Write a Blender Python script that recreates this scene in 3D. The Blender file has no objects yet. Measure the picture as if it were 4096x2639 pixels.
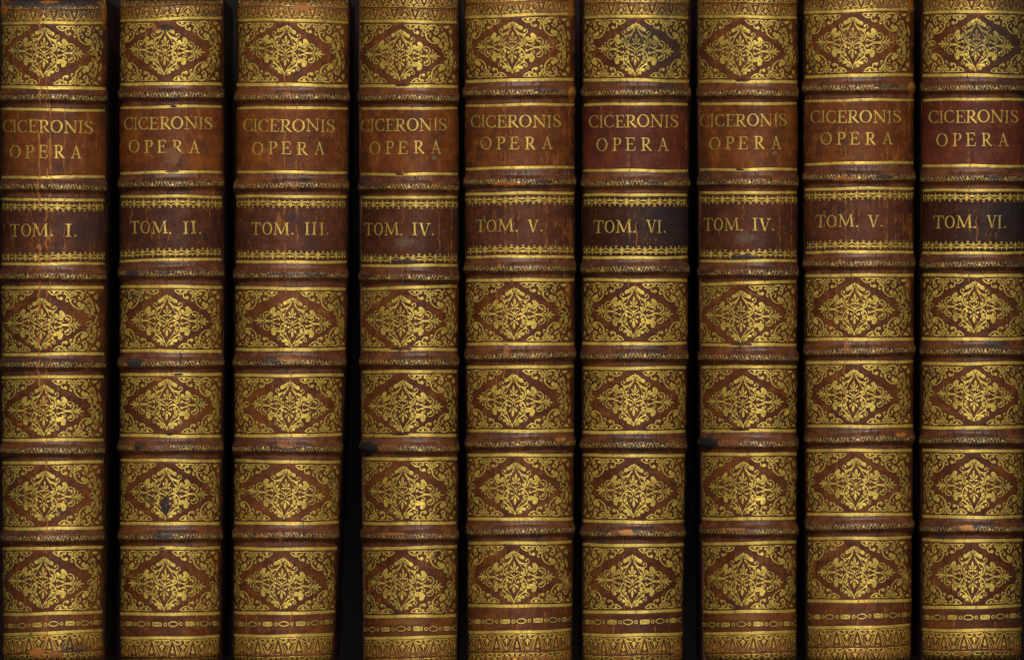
import bpy, math, random
import numpy as np

# ------------------------------------------------------------------ camera, world, lamps, exposure
C = bpy.context.scene.collection
PX = 0.310 / 4096.0            # metres per photograph pixel on the spines
ZT = 0.150                     # height of the spines above the black table the books stand on
CX0, CY0 = 2048.0, 1319.5
cam_d = bpy.data.cameras.new('camera')
cam = bpy.data.objects.new('camera', cam_d)
C.objects.link(cam)
CAMH = 4.0
cam.location = (0, 0, ZT + CAMH)
cam_d.sensor_width = 36
cam_d.lens = 36 * CAMH / 0.310
cam_d.clip_end = 50
bpy.context.scene.camera = cam

w = bpy.data.worlds.new('World'); bpy.context.scene.world = w; w.use_nodes = True
w.node_tree.nodes['Background'].inputs[0].default_value = (0.9, 0.95, 1.0, 1)
w.node_tree.nodes['Background'].inputs[1].default_value = 0.012


def area(name, loc, target, sx, sy, power, col):
    l = bpy.data.lights.new(name, 'AREA'); l.shape = 'RECTANGLE'; l.size = sx; l.size_y = sy
    l.energy = power; l.color = col
    o = bpy.data.objects.new(name, l); C.objects.link(o); o.location = loc
    d = [target[i] - loc[i] for i in range(3)]
    from mathutils import Vector
    o.rotation_euler = Vector(d).to_track_quat('-Z', 'Y').to_euler()
    return o


area('scan_lamp', (0, 1.15, ZT + 1.65), (0, 0, ZT), 0.50, 0.25, 43.0, (1.0, 0.94, 0.84))
area('fill_lamp', (0, -0.85, ZT + 1.8), (0, 0, ZT), 0.40, 0.40, 10.0, (1.0, 0.93, 0.82))
vs = bpy.context.scene.view_settings
vs.view_transform = 'Standard'; vs.look = 'None'; vs.gamma = 1.0; vs.exposure = 0.0
vs.use_curve_mapping = False

K = 1400.0 / 2391.0            # the measurements below were read off enlarged crops of this scale

# ------------------------------------------------------------------ measurements of the six spines
# lines: y of the gold fillets and of the six raised bands, left and right end, (row of crop, yl, yr)
YO = {'A': 0.0, 'B': 870.0, 'C': 1739.0}


def L3(s):
    out = {}
    for tok in s.split():
        k, v = tok.split('=')
        r = v[0]; a, b = v[1:].split(',')
        out[k] = (YO[r] + float(a) * K, YO[r] + float(b) * K)
    return out


BOOKS = [
 dict(num='I', x0=0, L=(-12, -10, 2), R=(722, 715, 702), top=0, bot=2648,
  ln=L3('g0=A160,155 g1=A595,603 b1=A660,668 g2=A742,757 g3=A1212,1206 b2=A1272,1278 g4=A1358,1370 g5=B316,315 b3=B398,400 g6=B475,480 g7=B936,930 b4=B1003,1003 g8=B1090,1088 g9=C37,33 b5=C107,103 g10=C190,186 g11=C640,636 b6=C708,696 g12=C777,770 g13=C1228,1210 ch=C1307,1278 g14=C1368,1334'),
  loz=[('A', 50, 300, 575, 188, 528, 348, 375), ('B', 28, 282, 550, 552, 903, 712, 728), ('B', 45, 297, 572, 1145, 1492, 1305, 1312), ('C', 50, 302, 575, 243, 592, 405, 422), ('C', 50, 292, 572, 830, 1183, 980, 1002)],
  tips=[(205, 385, 255, 365), (228, 328, 205, 360), (235, 355, 190, 390), (235, 358, 232, 398), (220, 360, 215, 372)],
  cic=(10, 630, 818, 826, 86), ope=(62, 557, 990, 992, 90), tom=(65, 348, 42, 88), rom=(445, 492, 512)),
 dict(num='II', x0=0, L=(803, 803, 806), R=(1522, 1522, 1500), top=0, bot=2652,
  ln=L3('g0=A140,121 g1=A572,575 b1=A648,645 g2=A735,726 g3=A1180,1175 b2=A1258,1250 g4=A1340,1345 g5=B296,283 b3=B378,378 g6=B472,474 g7=B910,913 b4=B998,990 g8=B1075,1068 g9=C5,9 b5=C85,88 g10=C173,178 g11=C608,603 b6=C690,690 g12=C773,770 g13=C1227,1218 ch=C1295,1285 g14=C1392,1376'),
  loz=[('A', 877, 1125, 1392, 180, 513, 338, 362), ('B', 890, 1140, 1422, 530, 880, 692, 702), ('B', 887, 1140, 1418, 1103, 1450, 1272, 1277), ('C', 882, 1135, 1415, 223, 573, 385, 405), ('C', 873, 1125, 1400, 845, 1200, 1005, 1030)],
  tips=[(1050, 1203, 1078, 1183), (1088, 1190, 1058, 1222), (1053, 1215, 1045, 1240), (1065, 1200, 1040, 1225), (1088, 1175, 1035, 1228)],
  cic=(840, 1450, 800, 798, 85), ope=(875, 1365, 957, 957, 87), tom=(885, 1158, 25, 86), rom=(1248, 1340, 1365)),
 dict(num='III', x0=0, L=(1610, 1592, 1580), R=(2384, 2366, 2278), top=-2, bot=2656,
  ln=L3('g0=A133,150 g1=A577,585 b1=A658,664 g2=A738,738 g3=A1175,1178 b2=A1265,1265 g4=A1342,1342 g5=B303,303 b3=B390,392 g6=B480,488 g7=B902,898 b4=B988,988 g8=B1077,1077 g9=C5,1 b5=C90,95 g10=C178,186 g11=C604,600 b6=C683,683 g12=C777,777 g13=C1216,1212 ch=C1294,1279 g14=C1373,1364'),
  loz=[('A', 1690, 1950, 2215, 178, 517, 323, 376), ('B', 1735, 1997, 2262, 548, 885, 690, 718), ('B', 1715, 1977, 2240, 1120, 1463, 1258, 1293), ('C', 1685, 1950, 2215, 232, 570, 382, 420), ('C', 1670, 1925, 2195, 843, 1188, 980, 1030)],
  tips=[(1870, 2032, 1900, 2035), (1900, 2055, 1895, 2110), (1868, 2048, 1870, 2082), (1845, 2022, 1845, 2062), (1865, 1985, 1840, 2030)],
  cic=(1657, 2285, 812, 816, 86), ope=(1722, 2218, 970, 970, 87), tom=(1715, 1995, 33, 86), rom=(2080, 2215, 2237)),
 dict(num='IV', x0=1400, L=(48, 64, 84), R=(745, 742, 735), top=-26, bot=2668,
  ln=L3('g0=A143,152 g1=A587,590 b1=A665,667 g2=A740,740 g3=A1190,1188 b2=A1272,1275 g4=A1345,1350 g5=B328,328 b3=B405,405 g6=B486,470 g7=B900,902 b4=B985,985 g8=B1052,1052 g9=C6,2 b5=C90,90 g10=C163,165 g11=C605,603 b6=C690,686 g12=C780,763 g13=C1244,1234 ch=C1330,1320 g14=C1396,1374'),
  loz=[('A', 100, 340, 612, 205, 550, 363, 380), ('B', 103, 345, 625, 530, 880, 695, 705), ('B', 118, 360, 638, 1113, 1467, 1285, 1288), ('C', 128, 358, 640, 215, 578, 378, 403), ('C', 125, 358, 635, 840, 1200, 992, 1023)],
  tips=[(283, 370, 253, 415), (272, 400, 238, 435), (290, 398, 285, 455), (288, 415, 295, 420), (305, 397, 298, 412)],
  cic=(70, 658, 811, 808, 85), ope=(132, 622, 965, 963, 87), tom=(97, 347, 34, 87), rom=(423, 550, 565)),
 dict(num='V', x0=1400, L=(778, 785, 800), R=(1540, 1540, 1522), top=-32, bot=2672,
  ln=L3('g0=A116,94 g1=A552,543 b1=A634,625 g2=A720,714 g3=A1151,1142 b2=A1238,1240 g4=A1325,1317 g5=B269,267 b3=B343,345 g6=B431,422 g7=B866,861 b4=B948,935 g8=B1026,1014 g9=B1459,1454 b5=C63,54 g10=C139,137 g11=C577,572 b6=C661,649 g12=C743,731 g13=C1172,1160 ch=C1283,1255 g14=C1354,1332'),
  loz=[('A', 862, 1108, 1385, 148, 500, 325, 328), ('B', 875, 1122, 1397, 482, 835, 655, 662), ('B', 865, 1115, 1382, 1070, 1428, 1228, 1255), ('C', 883, 1130, 1408, 190, 545, 358, 370), ('C', 875, 1120, 1400, 793, 1147, 962, 963)],
  tips=[(1027, 1172, 1068, 1183), (1055, 1165, 1045, 1205), (1042, 1180, 1045, 1207), (1065, 1185, 1047, 1218), (1052, 1165, 1025, 1232)],
  cic=(824, 1440, 786, 786, 85), ope=(890, 1385, 937, 932, 86), tom=(862, 1133, 12, 85), rom=(1215, 1290, 1305)),
 dict(num='VI', x0=1400, L=(1588, 1584, 1586), R=(2328, 2316, 2278), top=-28, bot=2660,
  ln=L3('g0=A115,117 g1=A545,552 b1=A632,632 g2=A716,708 g3=A1165,1165 b2=A1250,1250 g4=A1333,1329 g5=B275,271 b3=B352,350 g6=B425,428 g7=B860,860 b4=B943,945 g8=B1030,1025 g9=B1466,1464 b5=C68,68 g10=C140,140 g11=C590,593 b6=C672,670 g12=C752,752 g13=C1211,1201 ch=C1279,1269 g14=C1366,1362'),
  loz=[('A', 1698, 1952, 2210, 162, 520, 325, 347), ('B', 1683, 1938, 2208, 470, 822, 633, 657), ('B', 1687, 1943, 2212, 1072, 1422, 1227, 1260), ('C', 1683, 1937, 2205, 200, 562, 370, 378), ('C', 1677, 1928, 2195, 817, 1175, 985, 998)],
  tips=[(1887, 2013, 1872, 2050), (1867, 1995, 1870, 2038), (1863, 1998, 1860, 2022), (1873, 1985, 1890, 2022), (1875, 1970, 1855, 2015)],
  cic=(1632, 2243, 785, 783, 86), ope=(1685, 2175, 942, 944, 90), tom=(1668, 1940, 18, 87), rom=(2025, 2130, 2148)),
]
COPY_DX, COPY_DY = 1361.5, -18.7

# ------------------------------------------------------------------ materials


class NT:
    def __init__(s, name):
        s.m = bpy.data.materials.new(name); s.m.use_nodes = True
        s.t = s.m.node_tree; s.t.nodes.clear()

    def n(s, kind, **kw):
        nd = s.t.nodes.new(kind)
        for k, v in kw.items():
            if k.startswith('i_'):
                key = k[2:]
                key = int(key) if key.isdigit() else key.replace('_', ' ')
                s.set(nd.inputs[key], v)
            else:
                setattr(nd, k, v)
        return nd

    def set(s, inp, v):
        if isinstance(v, bpy.types.NodeSocket):
            s.t.links.new(v, inp)
        else:
            inp.default_value = v

    def math(s, op, a, b=None, c=None, clamp=False):
        nd = s.t.nodes.new('ShaderNodeMath'); nd.operation = op; nd.use_clamp = clamp
        s.set(nd.inputs[0], a)
        if b is not None: s.set(nd.inputs[1], b)
        if c is not None: s.set(nd.inputs[2], c)
        return nd.outputs[0]

    def vmul(s, v, xyz, add=(0, 0, 0)):
        nd = s.t.nodes.new('ShaderNodeVectorMath'); nd.operation = 'MULTIPLY_ADD'
        s.set(nd.inputs[0], v); nd.inputs[1].default_value = xyz; nd.inputs[2].default_value = add
        return nd.outputs[0]

    def noise(s, v, scale, detail=4, rough=0.55, dist=0.0):
        nd = s.n('ShaderNodeTexNoise'); nd.inputs['Scale'].default_value = scale
        nd.inputs['Detail'].default_value = detail; nd.inputs['Roughness'].default_value = rough
        nd.inputs['Distortion'].default_value = dist
        s.t.links.new(v, nd.inputs['Vector'])
        return nd.outputs['Fac']

    def step(s, v, lo, hi, smooth=True):
        nd = s.t.nodes.new('ShaderNodeMapRange')
        nd.interpolation_type = 'SMOOTHSTEP' if smooth else 'LINEAR'
        s.set(nd.inputs[0], v); nd.inputs[1].default_value = lo; nd.inputs[2].default_value = hi
        return nd.outputs[0]

    def mix(s, f, a, b):
        nd = s.t.nodes.new('ShaderNodeMix'); nd.data_type = 'RGBA'
        s.set(nd.inputs[0], f); s.set(nd.inputs[6], a if isinstance(a, bpy.types.NodeSocket) else (*a, 1))
        s.set(nd.inputs[7], b if isinstance(b, bpy.types.NodeSocket) else (*b, 1))
        return nd.outputs[2]


def leather(nt, P, gold=None):
    """Worn calf: mottling, stains, cracks, scuffs; returns shader + the mask where gold has gone."""
    tc = nt.n('ShaderNodeTexCoord').outputs['Object']
    sd = P['seed'] * 37.3
    mm = nt.vmul(tc, (1000, 1000, 1000), (sd, sd * 1.7, 0))
    big = nt.noise(mm, 0.055, 4, 0.6, 0.6)
    med = nt.noise(mm, 0.35, 5, 0.62)
    fine = nt.noise(mm, 2.4, 4, 0.65)
    ver = nt.noise(nt.vmul(mm, (1.0, 0.16, 1.0)), 1.3, 4, 0.6)
    hor = nt.noise(nt.vmul(mm, (0.12, 1.0, 0.4)), 0.8, 4, 0.6)
    m1 = nt.step(nt.math('ADD', nt.math('MULTIPLY', big, 0.6), nt.math('MULTIPLY', med, 0.4)), 0.36, 0.64)
    c = nt.mix(m1, P['dark'], P['mid'])
    m2 = nt.step(nt.math('ADD', nt.math('MULTIPLY', med, 0.5), nt.math('MULTIPLY', hor, 0.5)), 0.52, 0.70)
    c = nt.mix(nt.math('MULTIPLY', m2, 0.75), c, P['light'])
    # vertical grain and fine pores
    v = nt.math('ADD', nt.math('MULTIPLY', nt.step(ver, 0.25, 0.75, False), 0.40), nt.math('MULTIPLY', nt.step(fine, 0.25, 0.75, False), 0.60))
    v = nt.math('MULTIPLY_ADD', v, 0.75, 0.62)
    hs = nt.n('ShaderNodeHueSaturation'); hs.inputs['Color'].default_value = (1, 1, 1, 1)
    nt.t.links.new(c, hs.inputs['Color']); nt.t.links.new(v, hs.inputs['Value'])
    c = hs.outputs[0]
    cl = nt.noise(nt.vmul(mm, (1, 1, 1), (19, 61, 0)), 0.16, 4, 0.6)
    c = nt.mix(nt.math('MULTIPLY', nt.step(cl, 0.46, 0.66), 0.50), c, (0.040, 0.017, 0.012))
    # dark handling stains
    st = nt.noise(nt.vmul(mm, (1, 1, 1), (51, 13, 0)), 0.11, 6, 0.68, 0.4)
    stm = nt.step(st, 0.66 - P['stain'] * 0.20, 0.82 - P['stain'] * 0.16)
    c = nt.mix(nt.math('MULTIPLY', stm, 0.75), c, (0.020, 0.015, 0.014))
    sp = nt.noise(nt.vmul(mm, (1, 1, 1), (7, 99, 0)), 1.05, 2, 0.5)
    spm = nt.step(sp, 0.745, 0.77)
    c = nt.mix(nt.math('MULTIPLY', spm, 0.8), c, (0.012, 0.010, 0.012))
    # vertical cracks: pale in leather, dark in gold
    cn = nt.noise(nt.vmul(mm, (0.36, 0.030, 0.05), (3, 5, 0)), 1.0, 6, 0.62)
    ca = nt.math('ABSOLUTE', nt.math('SUBTRACT', cn, 0.5))
    cm0 = nt.math('SUBTRACT', 1.0, nt.step(ca, 0.0035, 0.0085))
    cgate = nt.step(nt.noise(nt.vmul(mm, (0.3, 0.25, 1), (31, 77, 0)), 0.6, 3), 0.63 - 0.14 * P['crack'], 0.68 - 0.10 * P['crack'])
    crack = nt.math('MULTIPLY', cm0, cgate)
    c = nt.mix(nt.math('MULTIPLY', crack, 0.75), c, P['raw'])
    cn2 = nt.noise(nt.vmul(mm, (0.75, 0.07, 0.05), (13, 55, 0)), 1.0, 5, 0.6)
    crack2 = nt.math('SUBTRACT', 1.0, nt.step(nt.math('ABSOLUTE', nt.math('SUBTRACT', cn2, 0.5)), 0.003, 0.010))
    cg2 = nt.step(nt.noise(nt.vmul(mm, (1, 1, 1), (91, 17, 0)), 0.22, 3), 0.46, 0.56)
    crack2 = nt.math('MULTIPLY', crack2, cg2)
    c = nt.mix(nt.math('MULTIPLY', crack2, 0.55), c, (0.02, 0.012, 0.010))
    for (lx, amp, wd, ly0, ly1, st_) in P['lines']:
        wy = nt.noise(nt.vmul(tc, (0, 350, 0), (lx, lx * 3.1 + sd, 0)), 1.0, 6, 0.65)
        gy = nt.noise(nt.vmul(tc, (60, 260, 0), (lx * 7, lx + sd, 0)), 1.0, 3)
        wd = wd * 1.35
        xyz = nt.n('ShaderNodeSeparateXYZ'); nt.t.links.new(tc, xyz.inputs[0])
        dx = nt.math('ABSOLUTE', nt.math('SUBTRACT', nt.math('MULTIPLY', xyz.outputs[0], 1000), nt.math('MULTIPLY_ADD', wy, 2 * amp, lx - amp)))
        mk = nt.math('SUBTRACT', 1.0, nt.step(nt.math('DIVIDE', dx, nt.math('ADD', nt.step(gy, 0.42, 0.66), 0.02)), wd * 0.5, wd))
        yy = nt.math('MULTIPLY', xyz.outputs[1], 1000)
        mk = nt.math('MULTIPLY', mk, nt.math('MULTIPLY', nt.step(yy, ly0 - 1, ly0 + 1), nt.step(yy, ly1 + 1, ly1 - 1)))
        crack = nt.math('MAXIMUM', crack, mk)
        c = nt.mix(nt.math('MULTIPLY', mk, st_), c, P['raw'])
    # scuffed patches of raw leather
    sc = nt.noise(nt.vmul(mm, (0.8, 1.3, 1), (17, 23, 0)), 0.42, 7, 0.70)
    scm = nt.step(sc, 0.775 - 0.20 * P['scuff'], 0.80 - 0.195 * P['scuff'])
    c = nt.mix(nt.math('MULTIPLY', scm, 0.85), c, P['raw'])
    gone = nt.math('MAXIMUM', scm, nt.math('MULTIPLY', spm, 0.9))
    gone = nt.math('MAXIMUM', gone, nt.math('MULTIPLY', crack, 0.9))
    gone = nt.math('MAXIMUM', gone, crack2)
    rough = nt.math('MULTIPLY_ADD', med, 0.30, P['rough'])
    rough = nt.math('MULTIPLY_ADD', scm, 0.25, rough)
    # particular marks: (x mm, y mm, rx, ry, colour, strength, loses gold)
    wob = nt.noise(nt.vmul(mm, (1, 1, 0)), 0.55, 6, 0.72)
    for (bx, by, rx, ry, col, amt, lose) in P['marks']:
        q = nt.vmul(tc, (1000 / rx, 1000 / ry, 0), (-bx / rx, -by / ry, 0))
        ln = nt.n('ShaderNodeVectorMath', operation='LENGTH'); nt.t.links.new(q, ln.inputs[0])
        d = nt.math('ADD', ln.outputs['Value'], nt.math('MULTIPLY_ADD', wob, 2.6, -1.3))
        soft = 0.12 if lose > 0.76 else 0.55
        mk = nt.math('SUBTRACT', 1.0, nt.step(d, 1.0 - soft, 1.0 + soft))
        c = nt.mix(nt.math('MULTIPLY', mk, amt), c, col)
        if lose > 0: gone = nt.math('MAXIMUM', gone, nt.math('MULTIPLY', mk, lose))
    # relief of the skin
    h = nt.math('ADD', nt.math('MULTIPLY', fine, 0.35), nt.math('MULTIPLY', med, 0.9))
    h = nt.math('MULTIPLY_ADD', hor, 0.7, h)
    h = nt.math('MULTIPLY_ADD', crack, -0.6, h)
    h = nt.math('MULTIPLY_ADD', crack2, -0.8, h)
    h = nt.math('MULTIPLY_ADD', scm, -0.25, h)
    bp = nt.n('ShaderNodeBump'); bp.inputs['Strength'].default_value = P.get('bump', 0.5)
    bp.inputs['Distance'].default_value = 0.00022
    nt.t.links.new(h, bp.inputs['Height'])
    b = nt.n('ShaderNodeBsdfPrincipled')
    nt.t.links.new(c, b.inputs['Base Color']); nt.t.links.new(rough, b.inputs['Roughness'])
    nt.t.links.new(bp.outputs[0], b.inputs['Normal'])
    b.inputs['Specular IOR Level'].default_value = P.get('spec', 0.20)
    return b.outputs[0], gone, dict(mm=mm, med=med, fine=fine, bump=bp.outputs[0], big=big, ver=ver, hor=hor)


def mat_leather(name, P):
    nt = NT(name); sh, _, _ = leather(nt, P)
    o = nt.n('ShaderNodeOutputMaterial'); nt.t.links.new(sh, o.inputs[0])
    return nt.m


def mat_gold(name, P, wear=0.3, col=(0.68, 0.49, 0.095)):
    nt = NT(name); sh, gone, d = leather(nt, P)
    # rubbing off on the high points, in speckles and streaks
    r1 = nt.noise(nt.vmul(d['mm'], (1, 1, 1), (5, 41, 0)), 0.16, 5, 0.65)
    r2 = nt.noise(nt.vmul(d['mm'], (1, 1, 1), (71, 3, 0)), 3.2, 3, 0.6)
    rr = nt.math('ADD', nt.math('MULTIPLY', r1, 0.55), nt.math('MULTIPLY', r2, 0.45))
    rub = nt.step(rr, 0.66 - wear * 0.22, 0.74 - wear * 0.20)
    mask = nt.math('MAXIMUM', gone, nt.math('MULTIPLY', rub, 0.85))
    tone = nt.step(nt.math('ADD', nt.math('MULTIPLY', d['fine'], 0.5), nt.math('MULTIPLY', d['med'], 0.5)), 0.35, 0.65)
    gc = nt.mix(tone, tuple(x * 0.62 for x in col), tuple(min(1, x * 1.18) for x in col))
    b = nt.n('ShaderNodeBsdfPrincipled')
    nt.t.links.new(gc, b.inputs['Base Color'])
    b.inputs['Metallic'].default_value = 0.62
    nt.set(b.inputs['Roughness'], nt.math('MULTIPLY_ADD', d['fine'], 0.30, 0.36))
    bp = nt.n('ShaderNodeBump'); bp.inputs['Strength'].default_value = 0.40; bp.inputs['Distance'].default_value = 0.00016
    hh = nt.math('ADD', nt.math('MULTIPLY', d['fine'], 0.9), nt.math('MULTIPLY', d['med'], 0.8))
    nt.t.links.new(hh, bp.inputs['Height']); nt.t.links.new(bp.outputs[0], b.inputs['Normal'])
    mx = nt.n('ShaderNodeMixShader')
    nt.t.links.new(mask, mx.inputs[0]); nt.t.links.new(b.outputs[0], mx.inputs[1]); nt.t.links.new(sh, mx.inputs[2])
    o = nt.n('ShaderNodeOutputMaterial'); nt.t.links.new(mx.outputs[0], o.inputs[0])
    return nt.m


def mat_simple(name, col, rough=0.8, spec=0.3, nscale=0.6, var=0.4):
    nt = NT(name)
    tc = nt.n('ShaderNodeTexCoord').outputs['Object']
    mm = nt.vmul(tc, (1000, 1000, 1000))
    f = nt.noise(mm, nscale, 5, 0.6)
    c = nt.mix(f, tuple(x * (1 - var) for x in col), tuple(x * (1 + var) for x in col))
    b = nt.n('ShaderNodeBsdfPrincipled'); nt.t.links.new(c, b.inputs['Base Color'])
    b.inputs['Roughness'].default_value = rough; b.inputs['Specular IOR Level'].default_value = spec
    o = nt.n('ShaderNodeOutputMaterial'); nt.t.links.new(b.outputs[0], o.inputs[0])
    return nt.m


M_CLOTH = mat_simple('black_cloth', (0.012, 0.0105, 0.011), 0.95, 0.05)
M_PAGES = mat_simple('page_edges', (0.30, 0.22, 0.13), 0.9, 0.1, 3.0)

# ------------------------------------------------------------------ 2D drawing of the finishing tools


class Pen:
    """Collects ribbons and bosses: vertices (x, y, h) in the tool's own units, h = relief 0..1."""
    def __init__(s):
        s.v = []; s.f = []; s.m = []; s.k = 0; s.z = []; s.lw = s.sw = 1.0

    def _lay(s):
        s.k += 1
        return (s.k % 14) * 1.0

    def ribbon(s, pts, wid, mat=0, relief=1.0, n=None, closed=False, step=14.0, lay=None):
        p = np.array(pts, float)
        if len(p) > 2:
            q = np.vstack([2 * p[0] - p[1], p, 2 * p[-1] - p[-2]])
            out = []; ts = []
            for i in range(1, len(q) - 2):
                seg = np.linalg.norm(q[i + 1] - q[i]); m = max(2, int(seg / step) + 1)
                for t in np.linspace(0, 1, m, endpoint=False):
                    t2, t3 = t * t, t * t * t
                    out.append(0.5 * ((2 * q[i]) + (-q[i - 1] + q[i + 1]) * t + (2 * q[i - 1] - 5 * q[i] + 4 * q[i + 1] - q[i + 2]) * t2 + (-q[i - 1] + 3 * q[i] - 3 * q[i + 1] + q[i + 2]) * t3))
                    ts.append((i - 1 + t) / (len(p) - 1))
            out.append(q[-2]); ts.append(1.0)
            c = np.array(out); ts = np.array(ts)
        else:
            seg = np.linalg.norm(p[1] - p[0]); m = max(2, int(seg / step) + 2)
            ts = np.linspace(0, 1, m); c = p[0] + np.outer(ts, p[1] - p[0])
        if callable(wid): ww = np.array([wid(t) for t in ts])
        elif np.isscalar(wid): ww = np.full(len(ts), float(wid))
        else: ww = np.interp(ts, np.linspace(0, 1, len(wid)), wid)
        ww = ww * THIN
        d = np.gradient(c, axis=0); d /= (np.linalg.norm(d, axis=1)[:, None] + 1e-9)
        nn = np.stack([-d[:, 1], d[:, 0]], 1)
        base = len(s.v); z = s._lay() if lay is None else lay
        for i in range(len(c)):
            a = c[i] - nn[i] * ww[i] / 2; b = c[i] + nn[i] * ww[i] / 2
            s.v += [(a[0], a[1], 0.0), (c[i][0], c[i][1], relief), (b[0], b[1], 0.0)]
            s.z += [z, z, z]
        for i in range(len(c) - 1):
            o = base + 3 * i
            s.f += [(o, o + 3, o + 4, o + 1), (o + 1, o + 4, o + 5, o + 2)]
            s.m += [mat, mat]

    def leaf(s, pts, w, mat=0, pk=0.6, relief=1.2, halo=True):
        """tapering leaf: pointed root, full near pk, rounded tip"""
        w = w * s.lw
        f = lambda t: w * max(0.06, (math.sin(math.pi * min(1, t / pk) / 2) ** 1.1) * (math.cos(math.pi / 2 * max(0, (t - pk) / (1 - pk))) ** 0.6))
        if halo: s.ribbon(pts, lambda t: f(t) + HALO, 1, 0.0, lay=-3)
        s.ribbon(pts, f, mat, relief, step=10)
        if w > 30:
            P = np.array(pts, float); d = P[-1] - P[0]; d /= np.linalg.norm(d) + 1e-9; nv = np.array([-d[1], d[0]])
            vein = lambda L: (lambda t: 8.0 * math.sin(math.pi * min(1, max(0, t / L))) ** 0.5 if t < L else 0.3)
            if w > 42:
                for sg in (-1, 1):
                    k = np.linspace(0.1, 1, len(P))[:, None]
                    s.ribbon([tuple(q) for q in P + sg * nv * w * 0.21 * k], vein(0.8), 1, 0.0, lay=23)
            else:
                s.ribbon(pts, vein(0.8), 1, 0.0, lay=22)

    def boss(s, x, y, rx, ry=None, rot=0.0, mat=0, relief=1.3, halo=True, n=12, lay=None):
        ry = rx if ry is None else ry
        for k in (0, 1) if halo else (1,):
            e = HALO / 2 if k == 0 else 0.0
            base = len(s.v); z = -3 if k == 0 else (s._lay() if lay is None else lay)
            s.v.append((x, y, relief if k else 0)); s.z.append(z)
            for i in range(n):
                a = 2 * math.pi * i / n
                px, py = (rx + e) * math.cos(a), (ry + e) * math.sin(a)
                s.v.append((x + px * math.cos(rot) - py * math.sin(rot), y + px * math.sin(rot) + py * math.cos(rot), 0.0)); s.z.append(z)
            for i in range(n):
                s.f.append((base, base + 1 + i, base + 1 + (i + 1) % n)); s.m.append(mat if k else 1)

    def stem(s, pts, w, halo=True, relief=1.0):
        w = w * s.sw if np.isscalar(w) else [k * s.sw for k in w]
        if halo:
            hw = (lambda t: np.interp(t, np.linspace(0, 1, len(w)), w) + HALO) if not np.isscalar(w) else w + HALO
            s.ribbon(pts, hw, 1, 0.0, lay=-3)
        s.ribbon(pts, w, 0, relief)

    def curl(s, pts, w, r, halo=True):
        """stem that ends in a ball"""
        s.stem(pts, w, halo); s.boss(pts[-1][0], pts[-1][1], r, halo=halo)

    def ring(s, x, y, r, w, rx=None, halo=True):
        rx = r if rx is None else rx
        pts = [(x + rx * math.cos(a), y + r * math.sin(a)) for a in np.linspace(0, 2 * math.pi, 13)]
        if halo: s.ribbon(pts, w + HALO, 1, 0.0, lay=-3)
        s.ribbon(pts, w, 0, 0.8)

    def mirrored(s, build):
        for sg in (1, -1):
            q = Pen(); q.k = s.k; build(q)
            b = len(s.v)
            s.v += [(sg * a[0], a[1], a[2]) for a in q.v]; s.z += q.z
            s.f += [tuple(b + i for i in (f if sg > 0 else f[::-1])) for f in q.f]; s.m += q.m; s.k = q.k

    def arrays(s):
        return np.array(s.v, float), s.f, s.m, np.array(s.z, float)


HALO = 19.0
THIN = 0.84


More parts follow.
